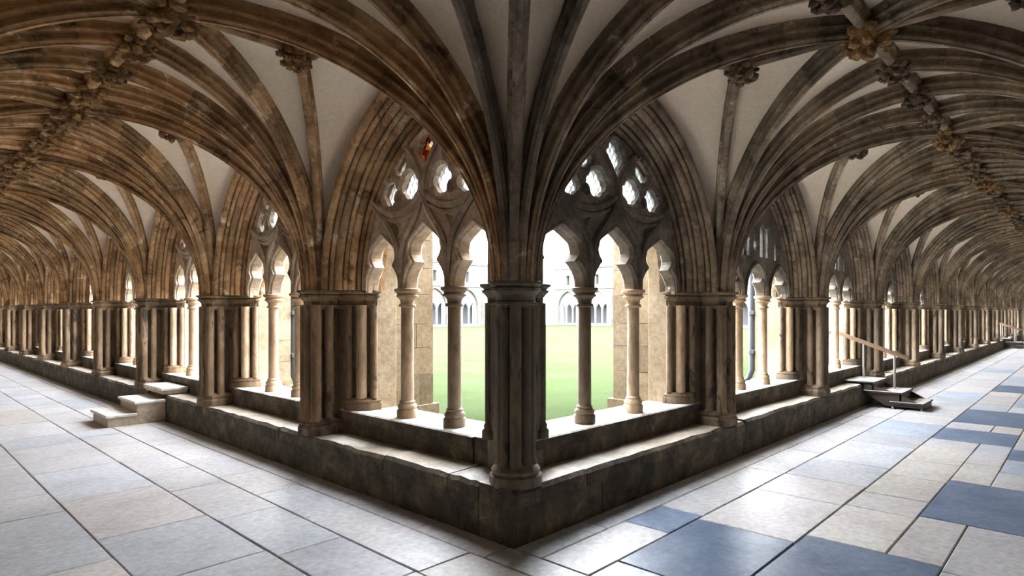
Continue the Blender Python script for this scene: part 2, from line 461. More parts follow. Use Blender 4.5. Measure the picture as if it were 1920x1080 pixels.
BOSS = {('L', 'big'): [boss_mesh('boss_large', .185, M['boss'], s) for s in (1, 2)],
        ('R', 'big'): [boss_mesh('boss_large', .18, M['boss'], s) for s in (3, 4)],
        ('L', 'mid'): [boss_mesh('boss_medium', .135, M['boss'], s) for s in (5, 6, 7)],
        ('R', 'mid'): [boss_mesh('boss_medium', .135, M['bossd'], s) for s in (8, 9, 10)]}

# ------------------------------------------------------------------ the setting: floor
floor = tag(ob('floor', box(MB(), -4.6, 0.4, -4.6, 29.5, -.2, -.022).mesh('floor_bed', M['mortar'])), 'pale flagstone paving of the two cloister walks meeting at the corner', 'floor', None, 'structure')
ob('floor_bed', box(MB(), 0.4, 39.2, -4.6, 0.4, -.2, -.022).mesh('floor_bed', M['mortar']), floor)
DARK = [  # slate slabs picked out in the right walk: x0, x1, n0, n1, which
    (.95, 1.46, -.64, -.25, 0), (.30, 1.37, -1.38, -.64, 0), (.55, 1.58, -2.22, -1.38, 0), (2.58, 3.95, -2.75, -1.90, 0),
    (5.3, 5.95, -2.75, -2.22, 0), (6.1, 7.05, -2.22, -1.38, 0), (7.65, 9.2, -2.22, -1.38, 0), (6.05, 7.2, -1.38, -.64, 1),
    (9.9, 11.0, -2.75, -1.9, 1), (12.2, 13.6, -2.22, -1.38, 0), (14.8, 16.0, -2.22, -1.38, 1), (16.2, 17.6, -2.75, -2.22, 0),
    (19.5, 21, -1.9, -1.38, 1), (10.6, 11.6, -1.38, -.64, 1), (17.0, 18.3, -1.38, -.64, 1), (4.6, 5.2, -2.75, -2.22, 1)]
tiles = []           # (x0,x1,y0,y1,mat)
def fill_row(rows, lo, hi, along, mean, darks):
    for (n0, n1) in rows:
        blocks = [(d[0], d[1], d[4]) for d in darks if d[2] <= n0+.12 and d[3] >= n1-.12]
        blocks.sort(); cur = lo; segs = []
        for b in blocks + [(hi, hi, None)]:
            gap = b[0]-cur
            if gap > .05:
                k = max(1, round(gap/(mean*random.uniform(.75, 1.3)))); cuts = [cur]
                for i in range(1, k): cuts.append(cur+gap*(i+random.uniform(-.28, .28))/k)
                cuts.append(b[0])
                for p, q in zip(cuts, cuts[1:]): segs.append((p, q, random.choices(FL, (5, 3, 3, 2))[0]))
            if b[2] is not None: segs.append((b[0], b[1], FD[b[2]])); cur = b[1]
        for p, q, m in segs:
            tiles.append((p, q, n0, n1, m) if along == 'x' else (n0, n1, p, q, m))
rowsR = [(-.25, .0), (-.64, -.25), (-1.38, -.64), (-1.90, -1.38), (-2.22, -1.90), (-2.75, -2.22), (-3.2, -2.75), (-3.75, -3.2)]
merged = [(-2.22, -1.38)]
# wide slate slabs span two rows: place them first, cut them out of the rows
rowsL = [(-.24, 0), (-.66, -.24), (-1.13, -.66), (-1.85, -1.13), (-2.5, -1.85), (-3.0, -2.5), (-3.6, -3.0)]
darkR = []
for d in DARK:
    sub = [r for r in rowsR if r[0] >= d[2]-.01 and r[1] <= d[3]+.01]
    if len(sub) == 1: darkR.append(d)
    else:
        tiles.append((d[0], d[1], d[2], d[3], FD[d[4]]))
        for r in sub: darkR.append((d[0], d[1], r[0], r[1], None))
def fill_rows_R():
    for (n0, n1) in rowsR:
        blocks = sorted([(d[0], d[1], d[4]) for d in darkR if abs(d[2]-n0) < .02 and abs(d[3]-n1) < .02])
        cur = 0.0; hi = 38.4
        for b in blocks + [(hi, hi, None)]:
            gap = b[0]-cur
            if gap > .04:
                k = max(1, round(gap/random.uniform(.75, 1.25))); cuts = [cur]
                for i in range(1, k): cuts.append(cur+gap*(i+random.uniform(-.28, .28))/k)
                cuts.append(b[0])
                for p, q in zip(cuts, cuts[1:]):
                    tiles.append((p, q, n0, n1, random.choices(FL+[FD[1]], (5, 3, 3, 2, .6 if p > 8 else 0))[0]))
            if b[2] is not None: tiles.append((b[0], b[1], n0, n1, FD[b[2]]))
            cur = max(cur, b[1])
fill_rows_R()
fill_row(rowsL, -3.9, 28.9, 'y', 1.05, [])
def tdist(t):
    cx = (t[0]+t[1])/2; cy = (t[2]+t[3])/2
    v = Vector((cx-CAM.x, cy-CAM.y)); dep = v.x*math.cos(A)+v.y*math.sin(A)
    lat = v.x*math.sin(A)-v.y*math.cos(A)
    vis = dep > 1 and abs(lat/max(dep, .1)) < 1.05
    return v.length if vis else v.length+40
tiles.sort(key=tdist)
rest = {}
for i, (x0, x1, y0, y1, m) in enumerate(tiles):
    g = .004
    if i < 300:
        mb = slab(MB(), x0+g-(x0+x1)/2, x1-g-(x0+x1)/2, y0+g-(y0+y1)/2, y1-g-(y0+y1)/2, -.05, 0, .006, jit=.003, tilt=.002)
        ob('flagstone', mb.mesh('flagstone', m), floor, ((x0+x1)/2, (y0+y1)/2, 0))
    else:
        slab(rest.setdefault(m.name, (MB(), m))[0], x0+g, x1-g, y0+g, y1-g, -.05, 0, .006)
mb = MB(); mats = []
for nm, (b_, m) in rest.items():
    k = len(mats); mats.append(m); mb.add(b_.v, b_.f, k)
tag(ob('far_flagstones', mb.mesh('far_flagstones', mats), floor), None, None, None, 'stuff')

# ------------------------------------------------------------------ the setting: walls behind the walks, ends, garth walls, lawn
def wall(name, label, x0, x1, y0, y1, z0, z1, m):
    return tag(ob(name, box(MB(), x0, x1, y0, y1, z0, z1).mesh(name, m)), label, 'wall', None, 'structure')
nbL = 2*SIDES['L']['nr']-NS; nbR = 2*SIDES['R']['nr']-NS
yL = .13+2.83*10; xR = .16+3.17*12
wall('wall_back_left', 'plain stone outer wall of the left walk', nbL-.5, nbL-.05, nbR-.5, yL+.6, -.2, 4.4, M['ashw'])
wall('wall_back_right', 'plain stone outer wall of the right walk', nbL-.5, xR+.6, nbR-.5, nbR-.05, -.2, 4.4, M['ashw'])
wall('wall_end_left', 'end wall closing the left walk', nbL-.05, .4, yL+.1, yL+.6, -.2, 4.4, M['ashw'])
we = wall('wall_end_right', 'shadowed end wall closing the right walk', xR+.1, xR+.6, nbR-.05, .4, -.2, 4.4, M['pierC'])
# end doorway in the right walk: moulded arch round a dark timber door
d1 = tag(ob('door_1', None, None, (xR+.1, SIDES['R']['nr'], 0)), 'dark timber door in a pointed arch at the end of the right walk', 'door', None, 'structure')
dp = arch_pts(.8, 1.15, 10, 1.7)
mb = MB(); tube(mb, [(-.04, -.8, 0)]+[(-.04, u, z) for u, z in dp]+[(-.04, .8, 0)], .07, 8); ob('door_surround', mb.mesh('door_surround', M['pierC'], 50), d1)
for i in range(6):
    u0 = -.76+i*.2533; mb = MB(); ztop = min(1.68+1.1*math.sqrt(max(0, 1-(min(abs(u0), abs(u0+.25))/.8)**1.6)), 2.7)
    box(mb, -.05, -.005, u0+.006, u0+.247, .02, ztop-.05); ob('door_plank', mb.mesh('door_plank', M['tread_side']), d1)

lawn = tag(ob('lawn', box(MB(), .8, 38, .8, 34, -.2, ZG).mesh('lawn', M['lawn'])), 'mown green lawn of the cloister garth beyond the columns', 'lawn', None, 'structure')

# garth wall over each window: one stone panel per bay with the arch cut out
INNER = .46          # half pier width at the window jamb
RISE_I = 1.45
for sd, S in SIDES.items():
    b = S['b']; a = b/2-INNER
    ap = arch_pts(a+.02, RISE_I+.02, 14)
    outer = [(-b/2, ZL-.25), (-a-.02, ZL-.25)] + ap + [(a+.02, ZL-.25), (b/2, ZL-.25), (b/2, 4.6), (-b/2, 4.6)]
    me = plate('garth_wall_panel', [outer], .24, .01, M['ashw'], sd, .66)
    wl = tag(ob('wall_garth_'+S['w'], None), 'stone wall over the window arches of the %s walk, seen from the garth' % S['w'], 'wall', None, 'structure')
    first = [(-a-.02, ZL-.25)] + ap + [(a+.02, ZL-.25), (b/2, ZL-.25), (b/2, 4.6), (-a-.02, 4.6)]
    me0 = plate('garth_wall_panel', [first[1:-1] + [(-a-.03, 4.6), (-a-.03, ZS)]], .24, .01, M['ashw'], sd, .66)
    for k in range(S['nb']):
        ob('wall_panel', me0 if k == 0 else me, wl, P(sd, S['u0']+b*(k+.5), 0, 0))

# ------------------------------------------------------------------ benches and sills
for sd, S in SIDES.items():
    word = S['w']; L = S['u0']+S['b']*S['nb']
    bench = thing('stone_bench', 'long dark stone bench under the piers of the %s walk' % word, 'bench')
    cuts = []
    if sd == 'L': cuts = [.362, .72, 1.57, 2.25, 3.56, 4.6, 5.75]
    else: cuts = [0.0, .8, 1.75, 2.9, 3.7, 5.2, 6.3]
    while cuts[-1] < L-1.6: cuts.append(cuts[-1]+random.uniform(.9, 1.5))
    cuts.append(L)
    for p, q in zip(cuts, cuts[1:]):
        x0, x1 = p+.004, q-.004
        if sd == 'L' and abs(p-1.57) < .01: x0 += .02
        c = random.uniform(-.008, .008)
        mb = MB()
        nseg = 6; r = random.Random(int(p*977))
        # ragged, worn front arris
        pts = []
        for i in range(nseg+1):
            u = x0+(x1-x0)*i/nseg
            pts.append((u, r.uniform(.0, .018) + (.03 if (sd == 'L' and q == 3.56 and i == nseg) else 0), r.uniform(-.012, .004)+c))
        vs = []
        for u, nn, dz in pts:
            vs += [P(sd, u, nn*.3, ZB-.13), P(sd, u, nn*.4, ZB-.03+dz), P(sd, u, nn+.022, ZB+dz), P(sd, u, .36, ZB+c), P(sd, u, .36, ZB-.13)]
        for i in range(nseg):
            o = i*5
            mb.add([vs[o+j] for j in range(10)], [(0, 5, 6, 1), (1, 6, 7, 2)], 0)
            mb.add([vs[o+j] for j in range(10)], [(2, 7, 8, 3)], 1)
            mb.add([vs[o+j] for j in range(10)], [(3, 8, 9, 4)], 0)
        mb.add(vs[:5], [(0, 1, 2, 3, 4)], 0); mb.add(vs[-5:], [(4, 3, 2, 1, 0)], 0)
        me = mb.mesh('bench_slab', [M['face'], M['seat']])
        bm = bmesh.new(); bm.from_mesh(me); bmesh.ops.remove_doubles(bm, verts=bm.verts, dist=1e-5); bmesh.ops.recalc_face_normals(bm, faces=bm.faces); bm.to_mesh(me); bm.free()
        ob('bench_slab', me, bench)
    # face blocks
    u = cuts[0]
    while u < L-.1:
        q = min(L, u+random.uniform(.7, 1.7)); n0 = random.uniform(.0, .004)
        mb = MB(); xs = sorted([P(sd, u+.004, n0, 0)[:2], P(sd, q-.004, .36, 0)[:2]])
        x0, y0 = P(sd, u+.004, n0, 0)[:2]; x1, y1 = P(sd, q-.004, .36, 0)[:2]
        box(mb, x0, x1, y0, y1, -.03, ZB-.1305)
        ob('face_block', mb.mesh('face_block', M['face']), bench); u = q
    sill = thing('window_sill', 'raised pale stone sill carrying the columns of the %s walk windows' % word, 'sill')
    for k in range(S['nb']):
        c0 = S['u0']+S['b']*k; e0 = c0+.12; e1 = c0+S['b']-.12
        if k == 0: e0 = .33 if sd == 'R' else .78
        n1 = .80; mid = (e0+e1)/2+random.uniform(-.2, .2)
        for p, q in ((e0, mid), (mid, e1)):
            x0, y0 = P(sd, p+.003, .30, 0)[:2]; x1, y1 = P(sd, q-.003, n1, 0)[:2]
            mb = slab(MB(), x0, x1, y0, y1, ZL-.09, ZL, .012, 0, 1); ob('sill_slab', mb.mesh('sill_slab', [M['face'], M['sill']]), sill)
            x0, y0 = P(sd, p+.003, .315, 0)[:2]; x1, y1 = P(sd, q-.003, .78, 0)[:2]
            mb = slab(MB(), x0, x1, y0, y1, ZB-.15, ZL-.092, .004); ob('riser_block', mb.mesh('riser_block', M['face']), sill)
    if sd == 'R': SILL_R = sill; BENCH_R = bench
    else: SILL_L = sill; BENCH_L = bench
# ------------------------------------------------------------------ piers
FRONT = [(-.10, .0), (.10, .0), (.17, .07), (.17, .27), (.24, .31), (.33, .37), (.42, .43), (.475, .51), (.475, .537),
         (-.475, .537), (-.475, .51), (-.42, .43), (-.33, .37), (-.24, .31), (-.17, .27), (-.17, .07)]
FOOT = [(-.10, .0), (.10, .0), (.17, .07), (.17, .33), (-.17, .33), (-.17, .07)]
def mp(sd, poly): return [P(sd, u, n, 0)[:2] for u, n in poly]
CAPL = [(-.035, ZS-.19), (-.03, ZS-.17), (-.012, ZS-.165), (-.012, ZS-.15), (-.03, ZS-.145), (-.028, ZS-.11), (.0, ZS-.075), (.012, ZS-.07), (.012, ZS-.052),
        (-.004, ZS-.045), (.012, ZS-.03), (.028, ZS-.022), (.028, ZS-.004), (.015, ZS)]
SH_FRONT = [(-.112, .062, .052), (.112, .062, .052), (0, .045, .05), (.132, .19, .045), (-.132, .19, .045)]
SH_RESP = [(.265, .335, .036), (.375, .41, .052), (-.265, .335, .036), (-.375, .41, .052), (.455, .50, .036), (-.455, .50, .036)]
PM = {}
for sd, S in SIDES.items():
    mat = M['pier'+sd]
    d = {}
    core = [(-.05, .085), (.05, .085), (.085, .12), (.095, .30), (.22, .34), (.32, .41), (.40, .47), (.45, .537),
            (-.45, .537), (-.40, .47), (-.32, .41), (-.22, .34), (-.095, .30), (-.085, .12)]
    d['core'] = loft(MB(), mp(sd, core), [(0, ZB-.02), (0, ZS-.02)]).mesh('pier_core', mat)
    d['capital'] = loft(MB(), mp(sd, FRONT), CAPL).mesh('pier_capital', mat)
    d['base'] = loft(MB(), mp(sd, FOOT), [(.02, ZB-.01), (.02, ZB+.06), (.005, ZB+.085), (.012, ZB+.11), (-.005, ZB+.135), (-.03, ZB+.15)]).mesh('pier_base', mat)
    d['shafts'] = []
    for u, n, r in SH_FRONT:
        x, y = P(sd, u, n, 0)[:2]
        d['shafts'].append(lathe(MB(), [(r*1.2, ZB+.13), (r*1.2, ZB+.15), (r, ZB+.17), (r, ZS-.15)], x, y, 14).mesh('pier_shaft', mat, 40))
    d['resp'] = []
    for u, n, r in SH_RESP:
        x, y = P(sd, u, n, 0)[:2]
        big = r > .05
        d['resp'].append(lathe(MB(), [(r, ZL+.12), (r, ZS-.15)], x, y, 14).mesh('respond_shaft', M['shaft'] if big else mat, 40))
    d['rbase'] = []
    for s in (-1, 1):
        mb = MB(); poly = [(s*.20, .31), (s*.30, .30), (s*.40, .34), (s*.485, .44), (s*.50, .56), (s*.30, .56), (s*.20, .45)]
        loft(mb, mp(sd, poly), [(.0, ZL-.005), (.0, ZL+.06), (-.012, ZL+.075), (-.004, ZL+.095), (-.03, ZL+.125)])
        d['rbase'].append(mb.mesh('respond_base', mat, 50))
    PM[sd] = d
    # buttress core for the far ones
    PM[sd]['but'] = None

def block_buttress(sd, loc, parent, fine, out=1.34):
    """ashlar buttress on the garth side of a pier, laid course by course"""
    z = ZG-.1; hz = [.34, .30, .26, .33, .29, .31, .27, .33, .30, .32, .30, .28, .31]
    mb = MB(); x0, y0 = P(sd, -.36, .78, 0)[:2]; x1, y1 = P(sd, .36, out+.06, 0)[:2]
    box(mb, x0, x1, y0, y1, ZG-.1, ZG+.12); ob('plinth', mb.mesh('plinth', M['ash']), parent)
    if not fine:
        mb = MB(); x0, y0 = P(sd, -.33, .78, 0)[:2]; x1, y1 = P(sd, .33, out, 0)[:2]
        box(mb, x0, x1, y0, y1, ZG, 4.0); ob('buttress_body', mb.mesh('buttress_body', M['ash']), parent)
    else:
        z = ZG+.12; i = 0
        while z < 4.0:
            h = hz[i % len(hz)]
            splits = [.78, .98+.12*((i*7) % 3)/2, out] if i % 2 else [.78, 1.16-.1*((i*5) % 3)/2, out]
            if out < 1.2: splits = [.78, out]
            for p, q in zip(splits, splits[1:]):
                mb = MB(); g = .004; e = random.uniform(0, .006)
                x0, y0 = P(sd, -.33+e, p+g*.5, 0)[:2]; x1, y1 = P(sd, .33-e, q-g*.5, 0)[:2]
                box(mb, x0, x1, y0, y1, z, z+h-g); ob('stone_block', mb.mesh('stone_block', M['ash']), parent)
            z += h; i += 1
    mb = MB(); vs = [P(sd, -.35, .78, 4.0), P(sd, .35, .78, 4.0), P(sd, .35, out+.02, 3.98), P(sd, -.35, out+.02, 3.98), P(sd, -.35, .78, 4.5), P(sd, .35, .78, 4.5)]
    mb.add(vs, [(0, 1, 2, 3), (0, 1, 5, 4), (2, 3, 4, 5), (0, 3, 4), (1, 2, 5)]); ob('weathering', mb.mesh('weathering', M['ash']), parent)

for sd, S in SIDES.items():
    d = PM[sd]
    for k in range(1, S['nb']+1):
        loc = P(sd, S['u0']+S['b']*k, 0, 0)
        t = thing('clustered_pier', 'clustered stone pier on the %s bench, %s from the corner pier' % (S['w'], ORD[k]), 'pier', loc, 'piers along the %s walk' % S['w'])
        ob('pier_core', d['core'], t); ob('capital', d['capital'], t); ob('base', d['base'], t)
        for m in d['shafts']: ob('shaft', m, t)
        for m in d['resp']: ob('respond_shaft', m, t)
        for m in d['rbase']: ob('respond_base', m, t)
        if k < S['nb'] and k <= 8:
            bt = thing('buttress', 'pale ashlar buttress on the garth side behind the %s pier of the %s walk' % (ORD[k], S['w']), 'buttress', loc, 'buttresses of the %s walk' % S['w'])
            block_buttress(sd, loc, bt, k <= 2, {('L', 2): 1.04, ('R', 2): .95}.get((sd, k), 1.34))

# corner pier: round cluster of marble shafts with the window jambs behind it
cp = thing('corner_pier', 'dark clustered pier standing on the bench at the corner of the two walks', 'pier')
PC = (.19, .175)
oct_ = [(PC[0]+.13*math.cos(math.pi/8+i*math.pi/4), PC[1]+.13*math.sin(math.pi/8+i*math.pi/4)) for i in range(8)]
loft(mb := MB(), oct_, [(-.03, ZB-.02), (-.03, ZS-.02)]); ob('pier_core', mb.mesh('pier_core', M['pierC']), cp)
rnd = [(PC[0]+.17*math.cos(i*math.pi/8), PC[1]+.17*math.sin(i*math.pi/8)) for i in range(16)]
loft(mb := MB(), rnd, [(.02, ZB-.01), (.02, ZB+.06), (.0, ZB+.075), (.008, ZB+.10), (-.01, ZB+.125), (-.03, ZB+.14)]); ob('base', mb.mesh('base', M['pierC'], 40), cp)
loft(mb := MB(), rnd, [(o*1.0, z) for o, z in CAPL]); ob('capital', mb.mesh('capital', M['pierC'], 40), cp)
for i in range(8):
    a = math.radians(45)+i*math.pi/4; r = .043 if i % 2 == 0 else .036
    lathe(mb := MB(), [(r*1.25, ZB+.12), (r*1.25, ZB+.14), (r, ZB+.165), (r, ZS-.15)], PC[0]+.102*math.cos(a), PC[1]+.102*math.sin(a), 14)
    ob('shaft', mb.mesh('shaft', M['pierC'], 40), cp)
loft(mb := MB(), [(.307, .307), (.63, .307), (.66, .337), (.66, .63), (.337, .63), (.307, .60)], [(0, ZB-.06), (0, 4.6)])
ob('jamb_block', mb.mesh('jamb_block', M['pierC']), cp)
loft(mb := MB(), [(.60, .57), (.78, .57), (.78, .78), (.60, .78)], [(0, 3.3), (0, 4.6)]); ob('upper_block', mb.mesh('upper_block', M['ashw']), cp)
loft(mb := MB(), [(.307, .307), (.63, .307), (.66, .337), (.66, .63), (.337, .63), (.307, .60)], [(o+.03, z) for o, z in CAPL]); ob('jamb_capital', mb.mesh('jamb_capital', M['pierC']), cp)
for x, y, r in ((.335, .60, .042), (.63, .335, .042)):
    lathe(mb := MB(), [(r*1.6, ZL), (r*1.6, ZL+.06), (r*1.2, ZL+.08), (r*1.3, ZL+.10), (r, ZL+.125), (r, ZS-.15)], x, y, 14); ob('respond_shaft', mb.mesh('respond_shaft', M['pierC'], 40), cp)

# ------------------------------------------------------------------ columns of the windows
CPROF_B = [(.098, ZL-.002), (.098, ZL+.07), (.084, ZL+.085), (.092, ZL+.10), (.088, ZL+.118), (.070, ZL+.135), (.074, ZL+.15), (.060, ZL+.165)]
CPROF_S = [(.060, ZL+.16), (.058, ZS-.17)]
CPROF_C = [(.060, ZS-.175), (.076, ZS-.17), (.080, ZS-.158), (.074, ZS-.146), (.062, ZS-.142), (.066, ZS-.11), (.086, ZS-.085), (.10, ZS-.082), (.104, ZS-.068), (.09, ZS-.058), (.098, ZS-.04), (.118, ZS-.03), (.120, ZS-.006), (.108, ZS)]
COLM = {}
for nm in ('shaft', 'shaft_dark'):
    COLM[nm] = [lathe(MB(), pr, 0, 0, 20).mesh(n_, M[nm], 45) for n_, pr in (('column_base', CPROF_B), ('column_shaft', CPROF_S), ('column_capital', CPROF_C))]
NM = .47
for sd, S in SIDES.items():
    mu = .122*S['b']
    for k in range(S['nb']):
        for j, s in enumerate((-1, 1)):
            u = S['u0']+S['b']*(k+.5)+s*mu
            where = 'nearer the corner' if s < 0 else 'farther from the corner'
            t = thing('window_column', 'slender round stone column %s in the %s window of the %s walk' % (where, ORD[k+1], S['w']), 'column', P(sd, u, NM, 0), 'window columns of the %s walk' % S['w'])
            ms = COLM['shaft_dark' if (k == 0 and s < 0) else 'shaft']
            for n_, m in zip(('base', 'shaft', 'capital'), ms): ob(n_, m, t)

# ------------------------------------------------------------------ window arches: splayed soffit with roll mouldings
ROLLS = [(0.03, .040), (.17, .028), (.30, .042), (.44, .026), (.56, .038), (.70, .026), (.82, .036), (.97, .03)]
for sd, S in SIDES.items():
    b = S['b']; ao = b/2-.165; ai = b/2-INNER; Ro = HV-.06; Ri = RISE_I; no = .10; ni = .50
    N = 16
    def ring(t):
        a = ao+(ai-ao)*t; r = Ro+(Ri-Ro)*t; n = no+(ni-no)*t
        return [P(sd, u, n, z) for u, z in arch_pts(a, r, N)]
    mb = MB(); T = [0, .1, .235, .37, .5, .63, .76, .9, 1]; vs = []
    rs = [[P(sd, u, no+(ni-no)*t+.02, z) for u, z in arch_pts(ao+(ai-ao)*t+.035, Ro+(Ri-Ro)*t+.035, N)] for t in T]; L = len(rs[0])
    out = [P(sd, u, .02, z) for u, z in arch_pts(ao+.02, Ro+.02, N)]
    rings = [[P(sd, u, .14, z) for u, z in arch_pts(ao+.10, Ro+.10, N)]] + rs + [[P(sd, u, .62, z) for u, z in arch_pts(ai, Ri, N)]]
    vs = [p for r in rings for p in r]; fs = []
    for i in range(len(rings)-1):
        for j in range(L-1): fs.append((i*L+j, i*L+j+1, (i+1)*L+j+1, (i+1)*L+j))
    soff = mb.add(vs, fs).mesh('arch_soffit', M['rib'+sd])
    rolls = []
    for t_, r_ in ROLLS:
        mb = MB(); tube(mb, ring(t_), r_, 8, 0, .30); rolls.append(mb.mesh('roll_moulding', M['rib'+sd], 50))
    for k in range(S['nb']):
        t = thing('window_arch', 'deeply moulded pointed stone arch of the %s window from the corner, %s walk' % (ORD[k+1], S['w']), 'arch', P(sd, S['u0']+b*(k+.5), 0, 0), 'window arches of the %s walk' % S['w'])
        ob('soffit', soff, t)
        for m in rolls: ob('roll_moulding', m, t)

# ------------------------------------------------------------------ tracery
def smooth_loop(pts, n=3):
    for _ in range(n):
        q = []
        for i in range(len(pts)):
            a = pts[i]; b_ = pts[(i+1) % len(pts)]
            q += [(a[0]*.75+b_[0]*.25, a[1]*.75+b_[1]*.25), (a[0]*.25+b_[0]*.75, a[1]*.25+b_[1]*.75)]
        pts = q
    return pts
def lobes(c, R, a0, a1, n=7):
    return [(c[0]+R*math.cos(math.radians(a0+(a1-a0)*i/n)), c[1]+R*math.sin(math.radians(a0+(a1-a0)*i/n))) for i in range(n+1)]
def light_head(cu, w, zb, zc, zt):
    """cusped trefoil head of a light: (half outline from foot to apex), cusps at zc, apex at zt"""
    h = zc-zb
    half = [(w, zb)]
    for i in range(1, 7):   # lower foil
        t = i/6; half.append((w*(1-.0*t) - w*.42*t**2.4 + w*.04*math.sin(math.pi*t), zb+h*t))
    up = zt-zc
    for i in range(1, 10):  # upper foil: bulges out again then runs to a point
        t = i/9
        half.append((w*(.58 + .22*math.sin(math.pi*min(1, t*1.55)) if t < .5 else .775*(1-((t-.5)/.5)**1.25)), zc+up*t))
    return [(cu+x, z) for x, z in half] + [(cu-x, z) for x, z in reversed(half[:-1])]
def foil(cx, cz, rx, rz, tail=.35, rot=0):
    """dagger foil: three round lobes above, tapering tail below"""
    out = []
    for i in range(36):
        a = 2*math.pi*i/36
        q = .74+.26*abs(math.cos(1.5*(a-math.pi/2)))**.7
        x = rx*q*math.cos(a); z = rz*q*math.sin(a)
        if math.sin(a) < -.55: z -= rz*tail*((-math.sin(a)-.55)/.45); x *= .8
        c, s = math.cos(rot), math.sin(rot)
        out.append((cx+x*c-z*s, cz+x*s+z*c))
    return out
def tri(cx, cz, r):
    return [(cx-r, cz+r*.7), (cx+r, cz+r*.7), (cx, cz-r)]
TRA = {}
def tracery(sd, kind):
    S = SIDES[sd]; b = S['b']; a = b/2-INNER; mu = .122*b; sc_ = a/.955
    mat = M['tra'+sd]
    ap = arch_pts(a+.01, RISE_I+.01, 14)
    outer = [(-a-.01, ZS-.03)] + ap + [(a+.01, ZS-.03)]
    outer = [(u, z if z >= ZS-.04 else z) for u, z in outer]
    wc = mu-.062; wo = (a-.02-mu-.062)/2; co = mu+.062+wo
    Z = lambda z: ZS+z
    notch = []; holes = []; panes = []; extra = []
    if kind == 'flow':
        heads = [light_head(-co, wo, Z(-.03), Z(.22), Z(.50)), light_head(0, wc, Z(-.03), Z(.24), Z(.55)), light_head(co, wo, Z(-.03), Z(.22), Z(.50))]
        for s in (-1, 1):
            f = [foil(s*.235*sc_, Z(.955), .135*sc_, .115), foil(s*.545*sc_, Z(.915), .125*sc_, .105, .35, s*.1), foil(s*.395*sc_, Z(1.185), .115*sc_, .10, .45, s*.2),
                 tri(s*.405*sc_, Z(.575), .045)]
            f += [foil(s*.39*sc_, Z(.86), .035, .03, .1)]
            holes += f; panes += f[:3]
        top = foil(0, Z(1.25), .115*sc_, .135, .6); holes.append(top); panes.append(top)
        # swags and rising rays on the face
        nf = .385
        for hd in heads:                     # roll round each cusped light
            extra.append(([P(sd, u, nf+.018, z) for u, z in offset_poly(hd, .030)][1:-1], .017))
        for s in (-1, 1):
            sw = []
            for i in range(11):
                t = i/10; u = s*(.02+.76*t)*sc_; sw.append(P(sd, u, nf+.01, Z(.845-.145*math.sin(math.pi*t)**.8+.0*t)))
            extra.append((sw, .034)); extra.append(([tuple(Vector(p)+Vector((0, 0, -.06))) for p in sw[1:-1]], .022))
            ray = [P(sd, s*mu, nf+.02, Z(0)), P(sd, s*(mu-.01), nf+.015, Z(.2)), P(sd, s*(mu-.055), nf+.01, Z(.42)), P(sd, s*.11*sc_, nf+.01, Z(.64)), P(sd, 0, nf+.01, Z(.845))]
            extra.append((ray, .038))
            ray = [P(sd, s*mu, nf+.02, Z(0)), P(sd, s*(mu+.01), nf+.015, Z(.2)), P(sd, s*(mu+.075), nf+.01, Z(.45)), P(sd, s*.60*sc_, nf+.01, Z(.66)), P(sd, s*.775*sc_, nf+.01, Z(.82))]
            extra.append((ray, .038))
            ray = [P(sd, 0, nf+.01, Z(.845)), P(sd, s*.02, nf+.01, Z(1.0)), P(sd, s*.09*sc_, nf+.01, Z(1.13)), P(sd, s*.19*sc_, nf+.01, Z(1.25)), P(sd, s*.27*sc_, nf+.01, Z(1.30))]
            extra.append((ray, .026))
    else:
        heads = [light_head(-co, wo, Z(-.03), Z(.17), Z(.36)), light_head(0, wc, Z(-.03), Z(.18), Z(.38)), light_head(co, wo, Z(-.03), Z(.17), Z(.36))]
        def panel(u0, u1, z0, z1):
            w = (u1-u0)/2; c = (u0+u1)/2
            return [(u0, z0), (u1, z0), (u1, z1-w)] + [(c+w*math.cos(math.radians(q)), z1-w+w*1.1*math.sin(math.radians(q))) for q in (30, 60, 90, 120, 150)] + [(u0, z1-w)]
        for s in (-1, 1):
            for q in (0, 1):
                u0 = s*(mu*.62)+(q-.5)*.17-.07+s*.06; f = panel(u0, u0+.13, Z(.52), Z(.92)); holes.append(f); panes.append(f)
            f = panel(s*.58*sc_-.055, s*.58*sc_+.055, Z(.5), Z(.74)); holes.append(f); panes.append(f)
        for q in (-1, 1):
            f = panel(q*.085-.062, q*.085+.062, Z(1.0), Z(1.26)); holes.append(f); panes.append(f)
        f = foil(0, Z(.93-.24), .07, .09, .2); holes.append(f); panes.append(f)
        nf = .385
        for c, w_ in ((-co, wo), (0, wc), (co, wo)):
            hood = [P(sd, c+u, nf+.01, z) for u, z in arch_pts(w_+.035, .43, 8)]
            extra.append((hood, .03))
    # foot edge: follow the light heads
    loop = ap[:] 
    foot = []
    for c, w_, hd in ((co, wo, heads[2]), (0, wc, heads[1]), (-co, wo, heads[0])):
        foot += hd          # right foot -> apex -> left foot
    outerloop = ap + [(a+.01, ZS-.03)] + foot + [(-a-.01, ZS-.03)]
    st = plate('stone_tracery', [outerloop]+holes, .17, .03, mat, sd, .48)
    pm = []
    for i, h in enumerate(panes):
        c = (sum(p[0] for p in h)/len(h), sum(p[1] for p in h)/len(h))
        mb = MB(); vs = []
        for n_ in (.474, .480): vs += [P(sd, u, n_, z) for u, z in h]
        n = len(h)
        mb.add(vs, [tuple(range(n)), tuple(n+i_ for i_ in range(n))] + [(i_, (i_+1) % n, n+(i_+1) % n, n+i_) for i_ in range(n)])
        pm.append(mb.mesh('glass_pane', M['glass']))
    ex = []
